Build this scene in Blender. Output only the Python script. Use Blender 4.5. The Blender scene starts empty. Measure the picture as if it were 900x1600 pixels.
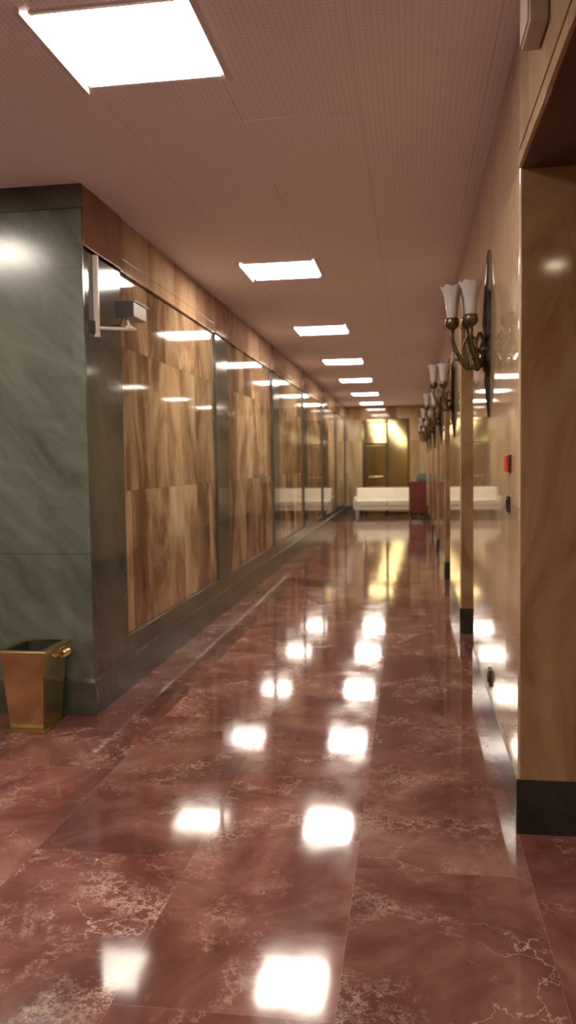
import bpy, bmesh, math
from mathutils import Vector, Matrix
PI = math.pi
scene = bpy.context.scene
COL = scene.collection

# ------------------------------------------------------------------ measurements (metres, camera stands at x=0, y=0)
XL, XR, H = -1.882, 0.417, 3.137          # corridor side walls, ceiling height
YG, YE = 4.615, 24.2                      # face of the green pier, end wall
XLOB, YBACK = -7.0, -5.0                  # lobby behind and to the left
LIGHT_X, LIGHT_Y = -1.065, [3.165, 6.944, 10.12, 13.32, 16.39, 19.75, 22.85]

# ------------------------------------------------------------------ node helpers
class NT:
    def __init__(s, name):
        s.m = bpy.data.materials.new(name); s.m.use_nodes = True
        s.t = s.m.node_tree; s.n = s.t.nodes; s.l = s.t.links
        s.b = s.n['Principled BSDF']
    def put(s, sock, v):
        if isinstance(v, bpy.types.NodeSocket): s.l.new(v, sock)
        else: sock.default_value = v
    def math(s, op, a, b=0.0, c=0.0, clamp=False):
        n = s.n.new('ShaderNodeMath'); n.operation = op; n.use_clamp = clamp
        for i, v in enumerate((a, b, c)): s.put(n.inputs[i], v)
        return n.outputs[0]
    def vmath(s, op, a, b=(0, 0, 0), k=None):
        n = s.n.new('ShaderNodeVectorMath'); n.operation = op
        s.put(n.inputs[0], a); s.put(n.inputs[1], b)
        if k is not None: s.put(n.inputs[3], k)
        return n.outputs[0]
    def comb(s, x, y, z):
        n = s.n.new('ShaderNodeCombineXYZ')
        for i, v in enumerate((x, y, z)): s.put(n.inputs[i], v)
        return n.outputs[0]
    def pos(s):
        g = s.n.new('ShaderNodeNewGeometry'); x = s.n.new('ShaderNodeSeparateXYZ')
        s.l.new(g.outputs['Position'], x.inputs[0])
        return g.outputs['Position'], x.outputs[0], x.outputs[1], x.outputs[2]
    def noise(s, vec, scale, detail=4, rough=.55, dist=0.0):
        n = s.n.new('ShaderNodeTexNoise'); s.put(n.inputs['Vector'], vec)
        n.inputs['Scale'].default_value = scale; n.inputs['Detail'].default_value = detail
        n.inputs['Roughness'].default_value = rough; n.inputs['Distortion'].default_value = dist
        return n.outputs['Fac'], n.outputs['Color']
    def white(s, vec):
        n = s.n.new('ShaderNodeTexWhiteNoise'); s.put(n.inputs['Vector'], vec)
        return n.outputs['Value'], n.outputs['Color']
    def voro(s, vec, scale, feature='DISTANCE_TO_EDGE'):
        n = s.n.new('ShaderNodeTexVoronoi'); n.feature = feature; s.put(n.inputs['Vector'], vec)
        n.inputs['Scale'].default_value = scale
        return n.outputs['Distance']
    def ramp(s, fac, stops, interp='LINEAR'):
        n = s.n.new('ShaderNodeValToRGB'); s.put(n.inputs[0], fac); r = n.color_ramp; r.interpolation = interp
        while len(r.elements) < len(stops): r.elements.new(.5)
        for e, (p, c) in zip(r.elements, stops):
            e.position = p; e.color = (c, c, c, 1) if isinstance(c, (int, float)) else tuple(c) + (1,)
        return n.outputs[0]
    def mix(s, fac, a, b, mode='MIX'):
        n = s.n.new('ShaderNodeMix'); n.data_type = 'RGBA'; n.blend_type = mode
        s.put(n.inputs[0], fac)
        for i, v in ((6, a), (7, b)):
            s.put(n.inputs[i], tuple(v) + (1,) if isinstance(v, tuple) and len(v) == 3 else v)
        return n.outputs[2]
    def bump(s, hgt, strength, dist=.002):
        n = s.n.new('ShaderNodeBump'); s.put(n.inputs['Height'], hgt)
        n.inputs['Strength'].default_value = strength; n.inputs['Distance'].default_value = dist
        s.l.new(n.outputs[0], s.b.inputs['Normal'])
    def fin(s, color, rough=.5, metal=0.0, spec=.5):
        s.put(s.b.inputs['Base Color'], tuple(color) + (1,) if isinstance(color, tuple) and len(color) == 3 else color)
        s.put(s.b.inputs['Roughness'], rough); s.b.inputs['Metallic'].default_value = metal
        s.b.inputs['Specular IOR Level'].default_value = spec
        return s.m

def edge_line(t, q, half):                # 1 near the integer values of q, else 0
    f = t.math('FRACT', q)
    d = t.math('ABSOLUTE', t.math('SUBTRACT', f, .5))
    return t.math('GREATER_THAN', d, .5 - half)

def slab_marble(name, cols, su, sv, v0=.36, u0=0.0, rough=.07, tint=.3, stretch=(1, 1, .28), scale=2.2, veins=.5, spec=.5, joint=.55, tilt=0.0):
    t = NT(name); p, x, y, z = t.pos()
    u = t.math('ADD', x, y)
    qa = t.math('DIVIDE', t.math('SUBTRACT', u, u0), su); qb = t.math('DIVIDE', t.math('SUBTRACT', z, v0), sv)
    wv, wc = t.white(t.comb(t.math('FLOOR', qa), t.math('FLOOR', qb), .37))
    base = t.comb(u, t.math('MULTIPLY', x, .3), t.math('ADD', z, t.math('MULTIPLY', u, tilt)))
    pp = t.vmath('ADD', t.vmath('MULTIPLY', base, stretch), t.vmath('SCALE', wc, k=9.0))
    f, fc = t.noise(pp, scale, 6, .6, .9)
    c = t.ramp(f, [(.25, cols[0]), (.42, cols[1]), (.55, cols[2]), (.75, cols[3])])
    g, _ = t.noise(pp, scale * 3.2, 5, .6, 2.2)
    v = t.ramp(g, [(.47, 0.0), (.5, 1.0), (.53, 0.0)])
    mask = t.ramp(t.noise(pp, scale * .6, 2)[0], [(.45, 0.0), (.65, 1.0)])
    c = t.mix(t.math('MULTIPLY', t.math('MULTIPLY', v, mask), veins), c, cols[0])
    gain = t.math('ADD', t.math('MULTIPLY', wv, tint), 1 - tint * .5)
    c = t.mix(1.0, c, t.comb(gain, gain, gain), 'MULTIPLY')
    e = t.math('MAXIMUM', edge_line(t, qa, .0015 / su), edge_line(t, qb, .0015 / sv))
    c = t.mix(t.math('MULTIPLY', e, joint), c, tuple(k * .3 for k in cols[0]))
    lo, _ = t.noise(p, 1.3, 2); t.bump(lo, .05, .002)
    return t.fin(c, rough, 0, spec)

def stone(name, c0, c1, c2, rough=.15, scale=3.0, spec=.5, rot=1.0, streak=0.35, seams=()):
    t = NT(name); p, x, y, z = t.pos()
    u = t.math('ADD', x, y)
    q = t.comb(t.math('ADD', u, t.math('MULTIPLY', z, rot)), t.math('MULTIPLY', t.math('SUBTRACT', z, t.math('MULTIPLY', u, rot)), streak), 0)
    f, _ = t.noise(q, scale, 7, .65, .6)
    c = t.ramp(f, [(.3, c0), (.5, c1), (.72, c2)])
    g, _ = t.noise(q, scale * 7, 5, .7, .5)
    c = t.mix(t.math('MULTIPLY', t.ramp(g, [(.55, 0.0), (.75, 1.0)]), .4), c, c2)
    for h in seams:
        s = t.math('LESS_THAN', t.math('ABSOLUTE', t.math('SUBTRACT', z, h)), .0018)
        c = t.mix(t.math('MULTIPLY', s, .7), c, tuple(k * .25 for k in c0))
    return t.fin(c, rough, 0, spec)

def plain(name, c, rough=.5, metal=0.0, spec=.5, var=.12, scale=20, stretch=(1, 1, 1)):
    t = NT(name); p, x, y, z = t.pos()
    f, _ = t.noise(t.vmath('MULTIPLY', p, stretch), scale, 4)
    col = t.ramp(f, [(.3, tuple(k * (1 - var) for k in c)), (.7, tuple(min(1, k * (1 + var)) for k in c))])
    return t.fin(col, rough, metal, spec)

def emitter(name, c, s):
    t = NT(name); t.fin(c, .5)
    t.b.inputs['Emission Color'].default_value = tuple(c) + (1,)
    t.b.inputs['Emission Strength'].default_value = s
    return t.m

# ------------------------------------------------------------------ materials
WALL_L = slab_marble('brown_veined_marble', [(.085, .036, .016), (.2, .11, .054), (.39, .265, .145), (.56, .445, .28)], .44, .97, .36, rough=.05, tint=.6, scale=2.0, veins=.45, stretch=(1, 1, .42))
FASC = slab_marble('fascia_marble', [(.14, .06, .03), (.27, .15, .08), (.38, .245, .14), (.5, .36, .22)], .66, .6, 2.7, rough=.06, tint=.3, scale=1.6)
FASC_R = slab_marble('red_brown_marble', [(.13, .045, .028), (.2, .085, .05), (.27, .12, .075), (.34, .17, .11)], 1.3, .9, 2.6, rough=.07, tint=.1, scale=1.5)
WALL_R = slab_marble('beige_marble', [(.26, .15, .08), (.40, .27, .155), (.5, .36, .22), (.64, .48, .35)], .62, 1.31, 0, .417 + 3.311, rough=.035, tint=.12, scale=1.5, veins=.35, joint=.2)
JAMB = slab_marble('brown_jamb_marble', [(.16, .055, .025), (.28, .15, .075), (.37, .235, .13), (.47, .33, .19)], 2.5, 2.62, 0, 3.0, rough=.1, tint=.1, stretch=(1, 1, .45), scale=3.0, veins=0, tilt=-.5)
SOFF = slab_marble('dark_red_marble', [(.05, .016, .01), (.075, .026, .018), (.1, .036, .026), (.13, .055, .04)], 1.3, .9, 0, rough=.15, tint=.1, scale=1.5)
ENDM = slab_marble('end_wall_marble', [(.2, .12, .055), (.34, .24, .12), (.44, .33, .18), (.54, .43, .26)], .52, .95, .22, rough=.08, tint=.25, scale=1.6)
GREEN = stone('green_marble', (.052, .058, .045), (.088, .097, .076), (.13, .14, .113), rough=.2, scale=3.5, seams=(2.66, .98))
GREEN_D = stone('dark_green_stone', (.034, .036, .027), (.06, .063, .048), (.09, .093, .074), rough=.2, scale=4)
PILA = stone('dark_green_pilaster_stone', (.045, .05, .036), (.07, .077, .057), (.1, .107, .082), rough=.1, scale=2.5, rot=.3)
GROOVE = plain('dark_groove', (.02, .013, .01), .7)
BASE_F = stone('black_green_stone', (.014, .014, .012), (.024, .024, .02), (.04, .04, .035), rough=.35, scale=6)

def floor_material():
    t = NT('red_marble_floor'); p, x, y, z = t.pos()
    qa = t.math('DIVIDE', t.math('SUBTRACT', x, .417), .6275)
    ia = t.math('FLOOR', qa); par = t.math('FLOORED_MODULO', ia, 2.0)
    qb = t.math('DIVIDE', t.math('ADD', t.math('SUBTRACT', y, 3.8), t.math('MULTIPLY', par, .85)), 1.7)
    ib = t.math('FLOOR', qb)
    wv, wc = t.white(t.comb(ia, ib, .71))
    pp = t.vmath('ADD', p, t.vmath('SCALE', wc, k=7.0))
    f, fc = t.noise(pp, 1.7, 7, .62, .8)
    c = t.ramp(f, [(.3, (.085, .026, .023)), (.46, (.14, .05, .043)), (.58, (.21, .09, .075)), (.74, (.33, .185, .145))])
    w = t.vmath('ADD', pp, t.vmath('SCALE', t.noise(pp, 3.0, 5, .65)[1], k=.62))
    crack = t.ramp(t.voro(w, 3.1), [(0.0, 1.0), (.006, .7), (.02, 0.0)])
    m1 = t.ramp(t.noise(pp, 1.9, 4, .7)[0], [(.55, 0.0), (.66, 1.0)])
    c = t.mix(t.math('MULTIPLY', t.math('MULTIPLY', crack, m1), .75), c, (.62, .45, .38))
    w2 = t.vmath('ADD', pp, t.vmath('SCALE', t.noise(pp, 7.0, 5, .75)[1], k=.38))
    crack2 = t.ramp(t.voro(w2, 13.0), [(0.0, 1.0), (.04, .5), (.16, 0.0)])
    m2 = t.ramp(t.noise(pp, 2.3, 5, .75, .5)[0], [(.52, 0.0), (.66, 1.0)])
    c = t.mix(t.math('MULTIPLY', t.math('MULTIPLY', crack2, m2), .7), c, (.62, .46, .38))
    sp = t.ramp(t.noise(pp, 26.0, 3, .6)[0], [(.66, 0.0), (.72, 1.0)])
    c = t.mix(t.math('MULTIPLY', t.math('MULTIPLY', sp, m2), .6), c, (.6, .46, .4))
    gain = t.math('ADD', t.math('MULTIPLY', wv, .35), .82)
    c = t.mix(1.0, c, t.comb(gain, gain, gain), 'MULTIPLY')
    e = t.math('MAXIMUM', edge_line(t, qa, .0016 / .6275), edge_line(t, qb, .0016 / 1.7))
    c = t.mix(t.math('MULTIPLY', e, .3), c, (.36, .2, .16))
    r = t.ramp(t.noise(p, 5.0, 4)[0], [(.3, .05), (.7, .1)])
    t.bump(t.noise(p, 2.5, 2)[0], .06, .003)
    return t.fin(c, r, 0, .8)
FLOOR = floor_material()

def ceiling_material():
    t = NT('perforated_ceiling_tile'); p, x, y, z = t.pos()
    q = t.comb(t.math('SUBTRACT', t.math('FRACT', t.math('DIVIDE', x, .025)), .5), t.math('SUBTRACT', t.math('FRACT', t.math('DIVIDE', y, .025)), .5), 0)
    n = t.n.new('ShaderNodeVectorMath'); n.operation = 'LENGTH'; t.put(n.inputs[0], q)
    dot = t.math('LESS_THAN', n.outputs['Value'], .16)
    c = t.mix(t.math('MULTIPLY', dot, .45), (.87, .80, .88), (.34, .28, .30))
    e = t.math('MAXIMUM', edge_line(t, t.math('DIVIDE', t.math('ADD', x, .225), .562), .002 / .562), t.math('MULTIPLY', edge_line(t, t.math('DIVIDE', t.math('SUBTRACT', y, 3.45), 1.6), .001), .5))
    c = t.mix(t.math('MULTIPLY', e, .3), c, (.14, .09, .08))
    return t.fin(c, .75, 0, .3)
CEIL = ceiling_material()

DIFF = emitter('lit_diffuser', (1.0, .885, .76), 14.5)
BULB = emitter('lit_bulb', (1.0, .8, .55), 12.0)
TRIM_W = plain('white_enamel_trim', (.72, .66, .64), .4, var=.04)
BRASS = plain('polished_brass', (.80, .71, .39), .16, 1.0, var=.06, scale=6)
BRASS_D = plain('brushed_brass_door', (.38, .315, .15), .07, 1.0, var=.06, scale=4, stretch=(1, 1, .2))
BRONZE = plain('dark_bronze', (.035, .022, .018), .4, .5, var=.25, scale=25)
BRONZE_G = plain('aged_brass', (.12, .085, .045), .33, .8, var=.3, scale=30)
DOORDK = plain('dark_bronze_frame', (.09, .06, .04), .3, .6)
LINER = plain('black_liner', (.02, .018, .016), .6)
CREAM = plain('white_upholstery', (.80, .77, .62), .6, var=.05, scale=12)
CHROME = plain('steel_leg', (.5, .5, .5), .25, 1.0)
REDWOOD = plain('red_brown_wood', (.14, .022, .014), .3, var=.35, scale=9, stretch=(4, 4, .5))
TEAL = plain('grey_green_plastic', (.11, .14, .12), .4)
CAMW = plain('off_white_painted_metal', (.62, .56, .48), .4, var=.05)
CAMD = plain('dark_grey_plastic', (.035, .03, .032), .5)
REDP = plain('red_plastic', (.62, .05, .04), .35)
BLACKP = plain('black_plastic', (.02, .015, .015), .4)
GREYBOX = plain('grey_beige_plastic', (.42, .34, .3), .5, var=.05)
def glass_shade():
    t = NT('frosted_glass'); p, x, y, z = t.pos()
    t.fin((.68, .62, .62), .35, 0, .5)
    t.b.inputs['Transmission Weight'].default_value = .4
    t.b.inputs['Subsurface Weight'].default_value = .3
    t.b.inputs['Subsurface Radius'].default_value = (.02, .02, .02)
    f, _ = t.noise(p, 60, 3); t.bump(f, .2, .001)
    return t.m
SHADE = glass_shade()

# ------------------------------------------------------------------ mesh helpers
def box(bm, a, b, mi=0):
    x0, x1 = sorted((a[0], b[0])); y0, y1 = sorted((a[1], b[1])); z0, z1 = sorted((a[2], b[2]))
    v = [bm.verts.new(c) for c in ((x0,y0,z0),(x1,y0,z0),(x1,y1,z0),(x0,y1,z0),(x0,y0,z1),(x1,y0,z1),(x1,y1,z1),(x0,y1,z1))]
    fs = [bm.faces.new([v[i] for i in q]) for q in ((0,3,2,1),(4,5,6,7),(0,1,5,4),(1,2,6,5),(2,3,7,6),(3,0,4,7))]
    for f in fs: f.material_index = mi
    return v
def frustum(bm, lo, hi, mi=0):            # lo/hi: (x0,x1,y0,y1,z)
    c = []
    for (x0, x1, y0, y1, z) in (lo, hi): c += [(x0,y0,z),(x1,y0,z),(x1,y1,z),(x0,y1,z)]
    v = [bm.verts.new(q) for q in c]
    for q in ((0,3,2,1),(4,5,6,7),(0,1,5,4),(1,2,6,5),(2,3,7,6),(3,0,4,7)): bm.faces.new([v[i] for i in q]).material_index = mi
def loft(bm, rings, closed=False, cap=True):
    R = [[bm.verts.new(p) for p in r] for r in rings]; n = len(R[0])
    pairs = list(zip(R, R[1:])) + ([(R[-1], R[0])] if closed else [])
    for a, b in pairs:
        for i in range(n): bm.faces.new((a[i], a[(i+1) % n], b[(i+1) % n], b[i]))
    if cap and not closed:
        bm.faces.new(list(reversed(R[0]))); bm.faces.new(R[-1])
def lathe(bm, prof, c=(0,0,0), n=20, wave=None, axis='z', cap=True):
    rings = []
    for k, (r, z) in enumerate(prof):
        ring = []
        for i in range(n):
            a = 2*PI*i/n; rr = r; zz = z
            if wave and wave[k]: rr = r * (1 + wave[k] * math.cos(6*a)); zz = z + wave[k] * .06 * math.cos(6*a)
            q = (rr*math.cos(a), rr*math.sin(a), zz)
            if axis == 'x': q = (q[2], q[0], q[1])
            if axis == 'y': q = (q[1], q[2], q[0])
            ring.append((c[0]+q[0], c[1]+q[1], c[2]+q[2]))
        rings.append(ring)
    loft(bm, rings, cap=cap)
def tube(bm, pts, rad, n=8):
    P = [Vector(p) for p in pts]; rad = rad if isinstance(rad, (list, tuple)) else [rad]*len(P)
    rings = []; prev = None
    for i, p in enumerate(P):
        d = (P[min(i+1, len(P)-1)] - P[max(i-1, 0)]).normalized()
        if prev is None:
            up = Vector((0,0,1)) if abs(d.z) < .9 else Vector((1,0,0)); s = d.cross(up).normalized()
        else: s = (prev - d * prev.dot(d)).normalized()
        prev = s; w = d.cross(s)
        rings.append([p + (s*math.cos(2*PI*k/n) + w*math.sin(2*PI*k/n)) * rad[i] for k in range(n)])
    loft(bm, rings)
def smooth_path(pts, k=6):                # Catmull-Rom
    P = [Vector(p) for p in pts]; P = [P[0]*2-P[1]] + P + [P[-1]*2-P[-2]]; out = []
    for i in range(1, len(P)-2):
        for j in range(k):
            t = j/k; a, b, c, d = P[i-1:i+3]
            out.append(.5*((2*b)+(c-a)*t+(2*a-5*b+4*c-d)*t*t+(3*b-a-3*c+d)*t**3))
    out.append(P[-2]); return out
def bevel(bm, w, seg=2):
    bmesh.ops.bevel(bm, geom=list(bm.edges), offset=w, segments=seg, affect='EDGES', profile=.5, clamp_overlap=True)
def obj(name, bm, mats, parent=None, smooth=False, angle=35):
    bmesh.ops.recalc_face_normals(bm, faces=list(bm.faces))
    me = bpy.data.meshes.new(name); bm.to_mesh(me); bm.free()
    for m in (mats if isinstance(mats, (list, tuple)) else [mats]): me.materials.append(m)
    if smooth:
        for p in me.polygons: p.use_smooth = True
        me.set_sharp_from_angle(angle=math.radians(angle))
    o = bpy.data.objects.new(name, me); COL.objects.link(o)
    if smooth:
        wn = o.modifiers.new('weighted_normals', 'WEIGHTED_NORMAL'); wn.keep_sharp = True; wn.weight = 100
    if parent: o.parent = parent
    return o
def tag(o, label, cat, group=None):
    o['label'] = label; o['category'] = cat
    if group: o['group'] = group
    return o
def thing(name, label, cat, loc, rz=0, group=None):
    o = bpy.data.objects.new(name, None); COL.objects.link(o); o.location = loc; o.rotation_euler = (0, 0, rz); o.empty_display_size = .1
    return tag(o, label, cat, group)
def struct(name, bm, mats, parent=None, smooth=False):
    o = obj(name, bm, mats, parent, smooth)
    if not parent: o['kind'] = 'structure'
    return o
def boxobj(name, a, b, mat, parent=None, bev=0.0, st=False, seg=2):
    bm = bmesh.new(); box(bm, a, b)
    if bev: bevel(bm, bev, seg)
    return (struct if st else obj)(name, bm, mat, parent, smooth=bool(bev))
def copy_tree(o, parent=None):
    c = o.copy(); COL.objects.link(c); c.parent = parent
    for ch in [k for k in bpy.data.objects if k.parent == o]: copy_tree(ch, c)
    return c

# ------------------------------------------------------------------ floor and ceiling
boxobj('floor', (XLOB-.2, YBACK-.2, -.1), (2.2, YE+.3, 0), FLOOR, st=True)
ce = boxobj('ceiling', (XLOB-.2, YBACK-.2, H), (2.2, YE+.3, H+.1), CEIL, st=True)
boxobj('access_panel', (-.785, 3.93, H-.005), (-.227, 4.75, H), CEIL, ce)

# ------------------------------------------------------------------ left wall
WF = XL - .008                            # finished face of the left wall
PIL = [(4.615, 5.24), (7.9, 8.4), (11.26, 11.76), (14.52, 15.0), (17.72, 18.2), (20.9, 21.36), (23.9, 24.2)]
bm = bmesh.new(); box(bm, (XLOB, YG+.02, 0), (WF-.06, YE, H))
wl = struct('wall_left', bm, GROOVE)
for i, (a, b) in enumerate(PIL):
    boxobj('pilaster', (WF-.06, max(a, YG+.0202), .222), (WF, b, 2.770), PILA, wl, .002)
    boxobj('fascia_block', (WF-.06, max(a, YG+.0202), 2.790), (WF+.010, b+.02, H), FASC_R, wl, .002)
    if i+1 < len(PIL):
        c = PIL[i+1][0]
        boxobj('lower_rail', (WF-.06, b+.001, .222), (WF, c-.001, .355), PILA, wl, .003)
        boxobj('marble_panel', (WF-.06, b+.001, .356), (WF-.026, c-.001, 2.785), WALL_L, wl, .002)
        boxobj('fascia_block', (WF-.06, b+.021, 2.786), (WF, c-.001, 2.870), FASC, wl, .002)
        boxobj('fascia_block', (WF-.06, b+.021, 2.872), (WF, c-.001, H), FASC, wl, .002)
# green pier that ends the wall towards the lobby
boxobj('green_facing', (XLOB, YG, .222), (WF, YG+.02, 3.0), GREEN, wl, .001)
boxobj('cornice_strip', (XLOB, YG-.012, 3.0), (WF+.010, YG+.02, H), GREEN_D, wl, .002)
# baseboards with a chamfered top edge
def baseboard(name, path, z, mat, cham=.02, th=.03, inward=None, parent=None):
    # path: list of (x,y) front-face points, inward: offsets toward the wall for each
    bm = bmesh.new(); R = []
    for (x, y), (ix, iy) in zip(path, inward):
        R.append([(x, y, 0), (x, y, z-cham), (x+ix*.012, y+iy*.012, z), (x+ix*th, y+iy*th, z), (x+ix*th, y+iy*th, 0)])
    loft(bm, R)
    return struct(name, bm, mat, parent)
baseboard('baseboard_left', [(XLOB, YG-.010), (XL+.004, YG-.010), (XL+.004, YE)], .226, GREEN_D, .022, .034,
          [(0, .7), (-.9, .7), (-.9, 0)])

# ------------------------------------------------------------------ right wall: proud marble piers between doorways
SEC = [(3.311, 5.68), (7.18, 9.05), (10.5, 12.4), (13.64, 15.55), (16.8, 18.7), (20.0, YE)]
HEAD = 2.622; XD = .80                    # doorway head height, plane of the doors in the recesses
bm = bmesh.new()
box(bm, (1.7, YBACK, 0), (1.9, YE, H))    # masonry behind
wr = struct('wall_right', bm, JAMB)
for i, (a, b) in enumerate(SEC):
    bm = bmesh.new(); v = box(bm, (XR, a, 0), (1.7, b, HEAD))
    ed = [e for e in bm.edges if abs(e.verts[0].co.x-XR) < 1e-5 and abs(e.verts[1].co.x-XR) < 1e-5 and abs(e.verts[0].co.y-e.verts[1].co.y) < 1e-5]
    bmesh.ops.bevel(bm, geom=ed, offset=.012, segments=4, affect='EDGES', profile=.5)
    for f in bm.faces:
        n = f.normal; f.material_index = 1 if abs(n.y) > .75 else 0
    bm.normal_update()
    for f in bm.faces: f.material_index = 1 if abs(f.normal.y) > .93 else 0
    struct('marble_pier', bm, [WALL_R, JAMB], wr, smooth=True)
    bm = bmesh.new(); z = .222
    box(bm, (XR-.006, a-.006, 0), (XD-.05, a+.03, z), 1); box(bm, (XR-.006, a+.03, 0), (XR+.03, b+.006, z))
    if b < YE: box(bm, (XR+.03, b-.03, 0), (XD-.05, b+.006, z), 1)
    o = struct('baseboard_right' if i == 0 else 'trim_%d' % i, bm, [GREEN_D, BASE_F])
# continuous band over piers and doorways
boxobj('header_band', (XR, .6, HEAD+.072), (1.7, 3.311, H), WALL_R, wr, 0)
boxobj('header_band', (XR, 3.311, HEAD), (1.7, YE, H), WALL_R, wr, 0)
boxobj('header_groove', (XR+.012, .6, HEAD+.052), (1.7, 3.311, HEAD+.072), GROOVE, wr, 0)
boxobj('header_trim', (XR-.004, .6, HEAD), (1.7, 3.311, HEAD+.052), WALL_R, wr, .006)
# soffit of the near opening (dark red marble)
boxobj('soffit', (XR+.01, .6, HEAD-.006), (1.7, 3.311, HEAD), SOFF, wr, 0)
boxobj('wall_right_near', (XR, YBACK, 0), (1.7, .6, H), WALL_R, st=True)
# doors inside the recesses
for i in range(len(SEC)-1):
    a, b = SEC[i][1], SEC[i+1][0]
    bm = bmesh.new(); box(bm, (XD, a, 0), (1.7, b, HEAD))
    d = struct('door_%d' % (i+1), bm, DOORDK)
    m = (a+b)/2
    for (p, q) in ((a+.05, m-.003), (m+.003, b-.05)):
        boxobj('door_leaf', (XD-.03, p, .01), (XD, q, HEAD-.08), BRASS_D, d, .004)
# ------------------------------------------------------------------ end wall with brass doors
bm = bmesh.new()
box(bm, (XL-.1, YE, 0), (-1.375, YE+.2, 2.76)); box(bm, (-.09, YE, 0), (XR+.1, YE+.2, 2.76)); box(bm, (XL-.1, YE-.01, 2.76), (XR+.1, YE+.2, H), 1)
struct('wall_back', bm, [ENDM, FASC])
bm = bmesh.new(); box(bm, (XL+.004, YE-.02, 0), (-1.42, YE, .22)); box(bm, (-.05, YE-.02, 0), (XR, YE, .22))
struct('baseboard_back', bm, GREEN_D)
bm = bmesh.new()
box(bm, (-1.375, YE+.10, 0), (-.09, YE+.2, 2.76))
d = struct('door_6', bm, DOORDK)
boxobj('door_casing', (-1.42, YE-.025, 0), (-1.365, YE+.1, 2.76), BRASS_D, d, .003)
boxobj('door_casing', (-.10, YE-.025, 0), (-.045, YE+.1, 2.76), BRASS_D, d, .003)
def tilted(name, a, b, yw, pt):            # a brass panel hung a fraction of a degree out of true
    o = boxobj(name, a, b, BRASS_D, d, .003); c = Vector(((a[0]+b[0])/2, a[1], (a[2]+b[2])/2))
    o.data.transform(Matrix.Translation(c) @ Matrix.Rotation(yw, 4, 'Z') @ Matrix.Rotation(pt, 4, 'X') @ Matrix.Translation(-c))
    return o
tilted('transom_panel', (-1.364, YE+.03, 2.06), (-.70, YE+.07, 2.752), .014, -.012)
tilted('fixed_brass_panel', (-.665, YE+.03, 0.03), (-.106, YE+.07, 2.75), -.011, -.009)
dl = boxobj('door_leaf', (-1.30, YE+.06, .02), (-.74, YE+.099, 2.0), BRASS_D, d, .003)
boxobj('push_bar', (-1.24, YE+.02, 1.05), (-.80, YE+.045, 1.09), BRASS, dl, .006)
boxobj('door_frame', (-1.364, YE+.03, 0), (-1.305, YE+.099, 2.055), DOORDK, d, .003)
boxobj('door_frame', (-.735, YE+.03, 0), (-.671, YE+.099, 2.055), DOORDK, d, .003)

# ------------------------------------------------------------------ lobby walls around the camera
boxobj('wall_front', (XLOB, YBACK-.2, 0), (XR, YBACK, H), WALL_R, st=True)
boxobj('wall_lobby', (XLOB-.2, YBACK, 0), (XLOB, YG, H), WALL_R, st=True)

# ------------------------------------------------------------------ ceiling lights
def make_light():
    t = thing('ceiling_light', '', 'light', (0, 0, H))
    h = .275
    bm = bmesh.new(); box(bm, (-h, -h, -.014), (h, h, -.002)); bevel(bm, .002)
    obj('diffuser', bm, DIFF, t, True)
    bm = bmesh.new()
    for s in (-1, 1):
        box(bm, (s*(h+.042)-.009, -h-.05, -.024), (s*(h+.042)+.009, h+.05, -.001))
        box(bm, (-h-.010, s*(h+.018)-.009, -.012), (h+.010, s*(h+.018)+.009, -.001))
    obj('frame', bm, TRIM_W, t)
    return t
L0 = make_light()
labs = ['large square ceiling light panel nearest the camera, top left of the photo',
        'second lit ceiling panel of the row, next beyond the large nearest one',
        'third lit ceiling panel along the corridor row', 'fourth lit ceiling panel along the corridor row',
        'fifth lit ceiling panel along the corridor row, third from the far end',
        'sixth lit ceiling panel, next to last before the end wall', 'farthest lit ceiling panel, right before the end wall']
for i, y in enumerate(LIGHT_Y):
    o = L0 if i == 0 else copy_tree(L0)
    o.location = (LIGHT_X, y, H); o['label'] = labs[i]; o['group'] = 'square ceiling lights of the corridor'
for (x, y, lab) in ((LIGHT_X, -.6, 'lit ceiling panel straight behind the camera'), (LIGHT_X, -3.6, 'lit ceiling panel at the back of the lobby'),
                    (-3.1, 3.3, 'lit lobby ceiling panel left of the green pier corner'), (-3.6, -.6, 'lit lobby ceiling panel left behind the camera')):
    o = copy_tree(L0); o.location = (x, y, H); o['label'] = lab; o['group'] = 'square ceiling lights of the lobby'
# small round downlight in the soffit of the near doorway
def downlight(label, loc):
  t = thing('downlight', label, 'light', loc)
  bm = bmesh.new(); lathe(bm, [(.055, -.004), (.055, -.001)], n=24); obj('bulb', bm, BULB, t)
  bm = bmesh.new(); R = [[(r*math.cos(2*PI*k/24), r*math.sin(2*PI*k/24), z) for k in range(24)] for r, z in ((.057, -.001), (.057, -.008), (.075, -.006), (.078, -.001))]
  loft(bm, R, closed=True); obj('trim_ring', bm, BRASS, t, True)
downlight('small round downlight in the soffit of the near right doorway', (.82, 1.7, HEAD-.006))
downlight('small round downlight in the lobby ceiling left of the corridor', (-3.2, 2.04, H))

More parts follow.
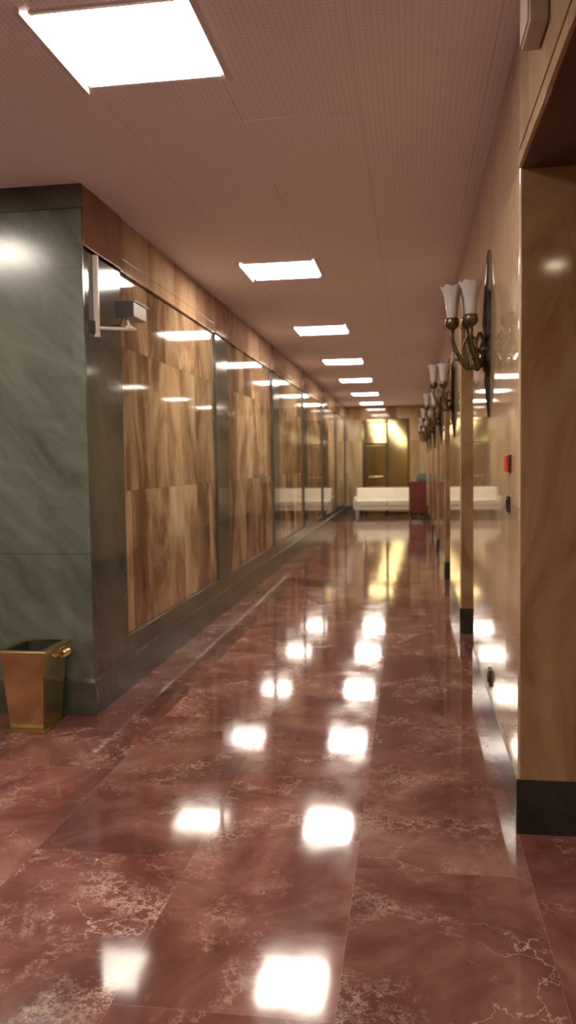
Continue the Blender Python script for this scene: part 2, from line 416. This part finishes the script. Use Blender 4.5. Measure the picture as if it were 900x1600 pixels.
# ------------------------------------------------------------------ wall sconces
def make_sconce():
    t = thing('sconce', '', 'wall lamp', (XR, 0, 1.73))   # local -x points into the corridor
    bm = bmesh.new()                       # spear-shaped back plate 0.89 m tall
    prof = [(0, .004), (.05, .012), (.12, .022), (.2, .034), (.235, .028), (.26, .045), (.30, .052), (.36, .05), (.42, .056), (.45, .044), (.50, .046), (.60, .038), (.70, .028), (.80, .016), (.86, .010), (.885, .003)]
    R = []
    for z, w in prof:
        d = min(.042, w*.7+.006)
        R.append([(0, -w, z), (-d*.6, -w*.7, z), (-d, 0, z), (-d*.6, w*.7, z), (0, w, z)])
    loft(bm, R); obj('back_plate', bm, BRONZE, t, True, 60)
    bm = bmesh.new()
    lathe(bm, [(.004, -.075), (.016, -.068), (.012, -.055), (.034, -.04), (.045, -.015), (.04, 0)], (0, 0, .36), 16, axis='x'); 
    obj('boss', bm, BRONZE, t, True)
    ARMS = [((-.195, 0.0, .495), 0), ((-.105, -.115, .492), 1), ((-.105, .115, .515), 1)]
    for (ex, ey, ez), side in ARMS:
        a = obj('arm', bmesh.new(), BRONZE_G, t); bm = bmesh.new()
        path = smooth_path([(-.03, ey*.1, .35), (-.05, ey*.4, .285), (ex*.6, ey*.65, .27), (ex*.84, ey*.9, .34), (ex*1.0, ey, .42), (ex, ey, ez-.01)])
        n = len(path); tube(bm, path, [.014 - .004*i/n for i in range(n)])
        cur = smooth_path([(ex*.55, ey*.62, .28), (ex*.72, ey*.74, .37), (ex*.55, ey*.58, .44), (ex*.36, ey*.4, .41), (ex*.46, ey*.5, .37)])
        tube(bm, cur, [.010 - .004*i/len(cur) for i in range(len(cur))], 6)
        leaf = smooth_path([(ex*.8, ey*.85, .31), (ex*.97, ey*.97, .31), (ex*1.03, ey*1.04, .26)])
        tube(bm, leaf, [.009 - .006*i/len(leaf) for i in range(len(leaf))], 6)
        bmesh.ops.recalc_face_normals(bm, faces=list(bm.faces)); bm.to_mesh(a.data); bm.free()
        for p in a.data.polygons: p.use_smooth = True
        bm = bmesh.new()
        lathe(bm, [(.006, -.045), (.014, -.035), (.010, -.025), (.028, -.012), (.036, 0), (.038, .02), (.034, .032), (.036, .038)], (ex, ey, ez), 20)
        obj('cup', bm, BRONZE_G, t, True)
        bm = bmesh.new()                   # tulip shade: outer and inner skin with a scalloped rim
        out = [(.022, .030), (.027, .045), (.031, .08), (.035, .12), (.043, .16), (.053, .19), (.060, .205)]
        inn = [(r-.003, z+.001) for r, z in reversed(out)]
        wv = [0, 0, 0, .01, .03, .06, .08]
        lathe(bm, out + inn, (ex, ey, ez), 48, wave=wv + list(reversed(wv)))
        obj('shade', bm, SHADE, t, True, 80)
    return t
S0 = make_sconce()
SY = [4.52, 8.12, 11.5, 14.65, 17.8, 21.0]
slab = ['nearest bronze wall sconce with frosted tulip shades on the right marble wall', 'second bronze wall sconce along the right wall', 'third bronze wall sconce along the right wall',
        'fourth bronze wall sconce along the right wall', 'fifth bronze wall sconce along the right wall, next to last', 'farthest bronze wall sconce, just before the red wooden cabinet']
for i, y in enumerate(SY):
    o = S0 if i == 0 else copy_tree(S0)
    o.location = (XR, y, 1.73); o['label'] = slab[i]; o['group'] = 'bronze sconces on the right wall'

# ------------------------------------------------------------------ small fittings on the right wall
t = thing('fire_alarm_call_point', 'small red alarm box on the beige marble, right wall', 'alarm', (XR, 3.595, 1.452))
boxobj('red_cover', (-.022, -.034, 0), (-.006, .034, .068), REDP, t, .004)
boxobj('back_box', (-.006, -.05, -.004), (0, .036, .072), BLACKP, t, .002)
t = thing('light_switch', 'narrow black wall switch just below the red alarm box', 'switch', (XR, 3.61, 1.276))
boxobj('plate', (-.010, -.035, 0), (0, .035, .072), BLACKP, t, .003)
boxobj('rocker', (-.016, -.018, .016), (-.010, .018, .056), CAMD, t, .002)
t = thing('power_socket', 'black socket low on the right marble wall under the nearest sconce', 'socket', (XR, 4.44, .296))
boxobj('plate', (-.010, -.045, 0), (0, .045, .09), BLACKP, t, .003)
bm = bmesh.new(); lathe(bm, [(.03, -.018), (.032, -.014), (.032, -.010)], (0, 0, .045), 20, axis='x'); obj('socket_face', bm, CAMD, t, True)
t = thing('mounted_box', 'small beige box fixed on the wall just below the ceiling, top right corner', 'box', (XR, 2.62, 2.815))
boxobj('housing', (-.058, 0, 0), (0, .19, .19), GREYBOX, t, .008)
boxobj('side_cover', (-.064, .012, .012), (-.058, .178, .178), CAMW, t, .002)

# ------------------------------------------------------------------ security camera at the left corner
t = thing('security_camera', 'security camera on a bracket high at the left marble wall corner', 'camera', (WF, 4.78, 2.30))
boxobj('conduit', (0, -.012, -.02), (.03, .016, .468), CAMW, t, .004)
boxobj('wall_plate', (0, -.07, .0), (.012, -.0125, .075), CAMD, t, .003)
bm = bmesh.new(); tube(bm, [(.03, 0, .035), (.12, .06, .035), (.215, .13, .04)], .011, 10)
box(bm, (.165, .085, .04), (.195, .15, .06)); tube(bm, [(.18, .12, .045), (.165, .13, .085), (.16, .14, .115)], .009, 8)
obj('bracket_arm', bm, CAMW, t, True)
bm = bmesh.new(); box(bm, (.10, .10, .115), (.215, .34, .205)); bevel(bm, .006)
h = obj('housing', bm, CAMW, t, True)
boxobj('rear_cap', (.098, .085, .112), (.217, .100, .208), CAMD, h, .003)
boxobj('sun_shield', (.092, .11, .207), (.223, .38, .212), CAMW, h, .001)
bm = bmesh.new(); lathe(bm, [(.03, .34), (.03, .35), (.026, .352)], (.158, 0, .16), 20, axis='y'); obj('lens', bm, LINER, h, True)
bm = bmesh.new(); tube(bm, smooth_path([(.016, .018, .10), (.03, .05, .06), (.07, .07, .055), (.13, .09, .07), (.15, .088, .14)]), .004, 6); obj('cable', bm, BLACKP, t, True)

# ------------------------------------------------------------------ brass waste bin
t = thing('waste_bin', 'square tapered polished brass waste bin in front of the green marble', 'bin', (-2.16, 4.42, 0))
boxobj('base_plate', (-.135, -.165, 0), (.118, .155, .022), BRASS, t, .006)
bm = bmesh.new()
lo = (-.108, .092, -.125, .125, .022); hi = (-.132, .122, -.165, .150, .445)
loft(bm, [[(lo[0], lo[2], lo[4]), (lo[1], lo[2], lo[4]), (lo[1], lo[3], lo[4]), (lo[0], lo[3], lo[4])],
          [(hi[0], hi[2], hi[4]), (hi[1], hi[2], hi[4]), (hi[1], hi[3], hi[4]), (hi[0], hi[3], hi[4])],
          [(hi[0]+.006, hi[2]+.006, hi[4]), (hi[1]-.006, hi[2]+.006, hi[4]), (hi[1]-.006, hi[3]-.006, hi[4]), (hi[0]+.006, hi[3]-.006, hi[4])],
          [(lo[0]+.006, lo[2]+.006, .03), (lo[1]-.006, lo[2]+.006, .03), (lo[1]-.006, lo[3]-.006, .03), (lo[0]+.006, lo[3]-.006, .03)]])
obj('body', bm, BRASS, t)
bm = bmesh.new()
ring = lambda x0, x1, y0, y1, z: [(x0, y0, z), (x1, y0, z), (x1, y1, z), (x0, y1, z)]
loft(bm, [ring(-.152, .142, -.182, .165, .445), ring(-.155, .145, -.185, .168, .452), ring(-.155, .145, -.185, .168, .466), ring(-.150, .140, -.180, .163, .473), ring(-.118, .108, -.150, .135, .473), ring(-.116, .106, -.148, .133, .445)], closed=True)
obj('rim', bm, BRASS, t)
bm = bmesh.new(); loft(bm, [ring(-.114, .104, -.146, .131, .462), ring(-.100, .086, -.116, .116, .06), ring(-.098, .084, -.114, .114, .06), ring(-.112, .102, -.144, .129, .462)], closed=True); box(bm, (-.098, -.114, .058), (.084, .114, .062))
obj('liner', bm, LINER, t)
for k in range(3):
    bm = bmesh.new(); tube(bm, smooth_path([(.120, .05+.03*k, .425), (.150, .05+.03*k, .425), (.158, .05+.03*k, .41), (.148, .05+.03*k, .395), (.128, .05+.03*k, .395)]), .009, 8)
    obj('handle_loop', bm, BRASS, t, True)

# ------------------------------------------------------------------ white sofa
t = thing('sofa', 'low white sofa in front of the brass doors at the corridor end', 'sofa', (-.66, 23.35, 0))
boxobj('base', (-.90, -.40, .16), (.90, .40, .27), CREAM, t, .02)
for k, (a, b) in enumerate(((-.885, -.003), (.003, .885))):
    boxobj('seat_cushion', (a, -.42, .272), (b, .17, .44), CREAM, t, .035, seg=3)
bm = bmesh.new(); frustum(bm, (-.90, .90, .17, .40, .272), (-.90, .90, .24, .42, .765)); bevel(bm, .03, 3); obj('backrest', bm, CREAM, t, True)
boxobj('armrest', (-.955, -.40, .18), (-.902, .39, .52), CREAM, t, .02)
boxobj('armrest', (.902, -.40, .18), (.955, .39, .52), CREAM, t, .02)
for x in (-.86, .86):
    for y in (-.35, .35):
        bm = bmesh.new(); frustum(bm, (x-.018, x+.018, y-.018, y+.018, 0), (x-.028, x+.028, y-.028, y+.028, .16)); obj('leg', bm, CHROME, t)

# ------------------------------------------------------------------ red wooden cabinet and the box on it
t = thing('cabinet', 'narrow dark red wooden cabinet beside the white sofa', 'cabinet', (.165, 21.75, 0))
boxobj('body', (-.225, -.22, .16), (.225, .22, .955), REDWOOD, t, .004)
boxobj('top', (-.24, -.24, .955), (.24, .235, .985), REDWOOD, t, .006)
dr = boxobj('door', (-.205, -.24, .19), (.205, -.221, .93), REDWOOD, t, .005)
bm = bmesh.new(); lathe(bm, [(.006, -.268), (.014, -.264), (.014, -.256), (.006, -.250), (.006, -.240)], (-.17, 0, .58), 14, axis='y'); obj('knob', bm, BRASS, dr, True)
for x in (-.19, .19):
    for y in (-.18, .18):
        bm = bmesh.new(); tube(bm, smooth_path([(x, y, .16), (x*1.02, y*1.02, .12), (x*.95, y*.95, .06), (x*1.08, y*1.08, 0.006)]), [.026]*7 + [.024]*5 + [.018]*7, 10); obj('leg', bm, REDWOOD, t, True)
t = thing('small_box', 'small grey-green box standing on the red wooden cabinet', 'box', (.265, 21.72, .985))
bm = bmesh.new(); frustum(bm, (-.13, .13, -.10, .10, 0), (-.12, .12, -.06, .10, .2)); bevel(bm, .008); obj('case', bm, TEAL, t, True)
boxobj('front_panel', (-.10, -.1015, .03), (.10, -.098, .05), CAMD, t, 0)

# ------------------------------------------------------------------ camera
f, yaw, pit, rol = 1277.46, .15, .0592, .0143
cam = bpy.data.cameras.new('camera'); co = bpy.data.objects.new('camera', cam); COL.objects.link(co)
cam.sensor_fit = 'VERTICAL'; cam.sensor_height = 36.0; cam.lens = 36.0 * f / 1600
cam.clip_start = .05; cam.clip_end = 100
R = Matrix.Rotation(yaw, 4, 'Z') @ Matrix.Rotation(PI/2 - pit, 4, 'X') @ Matrix.Rotation(-rol, 4, 'Z')
co.matrix_world = Matrix.Translation((0, 0, 1.5)) @ R
cam.dof.use_dof = True; cam.dof.focus_distance = 2.9; cam.dof.aperture_fstop = cam.lens/1000/.009
scene.camera = co

w = bpy.data.worlds.new('world'); scene.world = w; w.use_nodes = True
w.node_tree.nodes['Background'].inputs[0].default_value = (.02, .015, .012, 1)
vs = scene.view_settings
vs.view_transform = 'Standard'; vs.look = 'None'; vs.gamma = 1; vs.use_curve_mapping = False; vs.exposure = 1.93
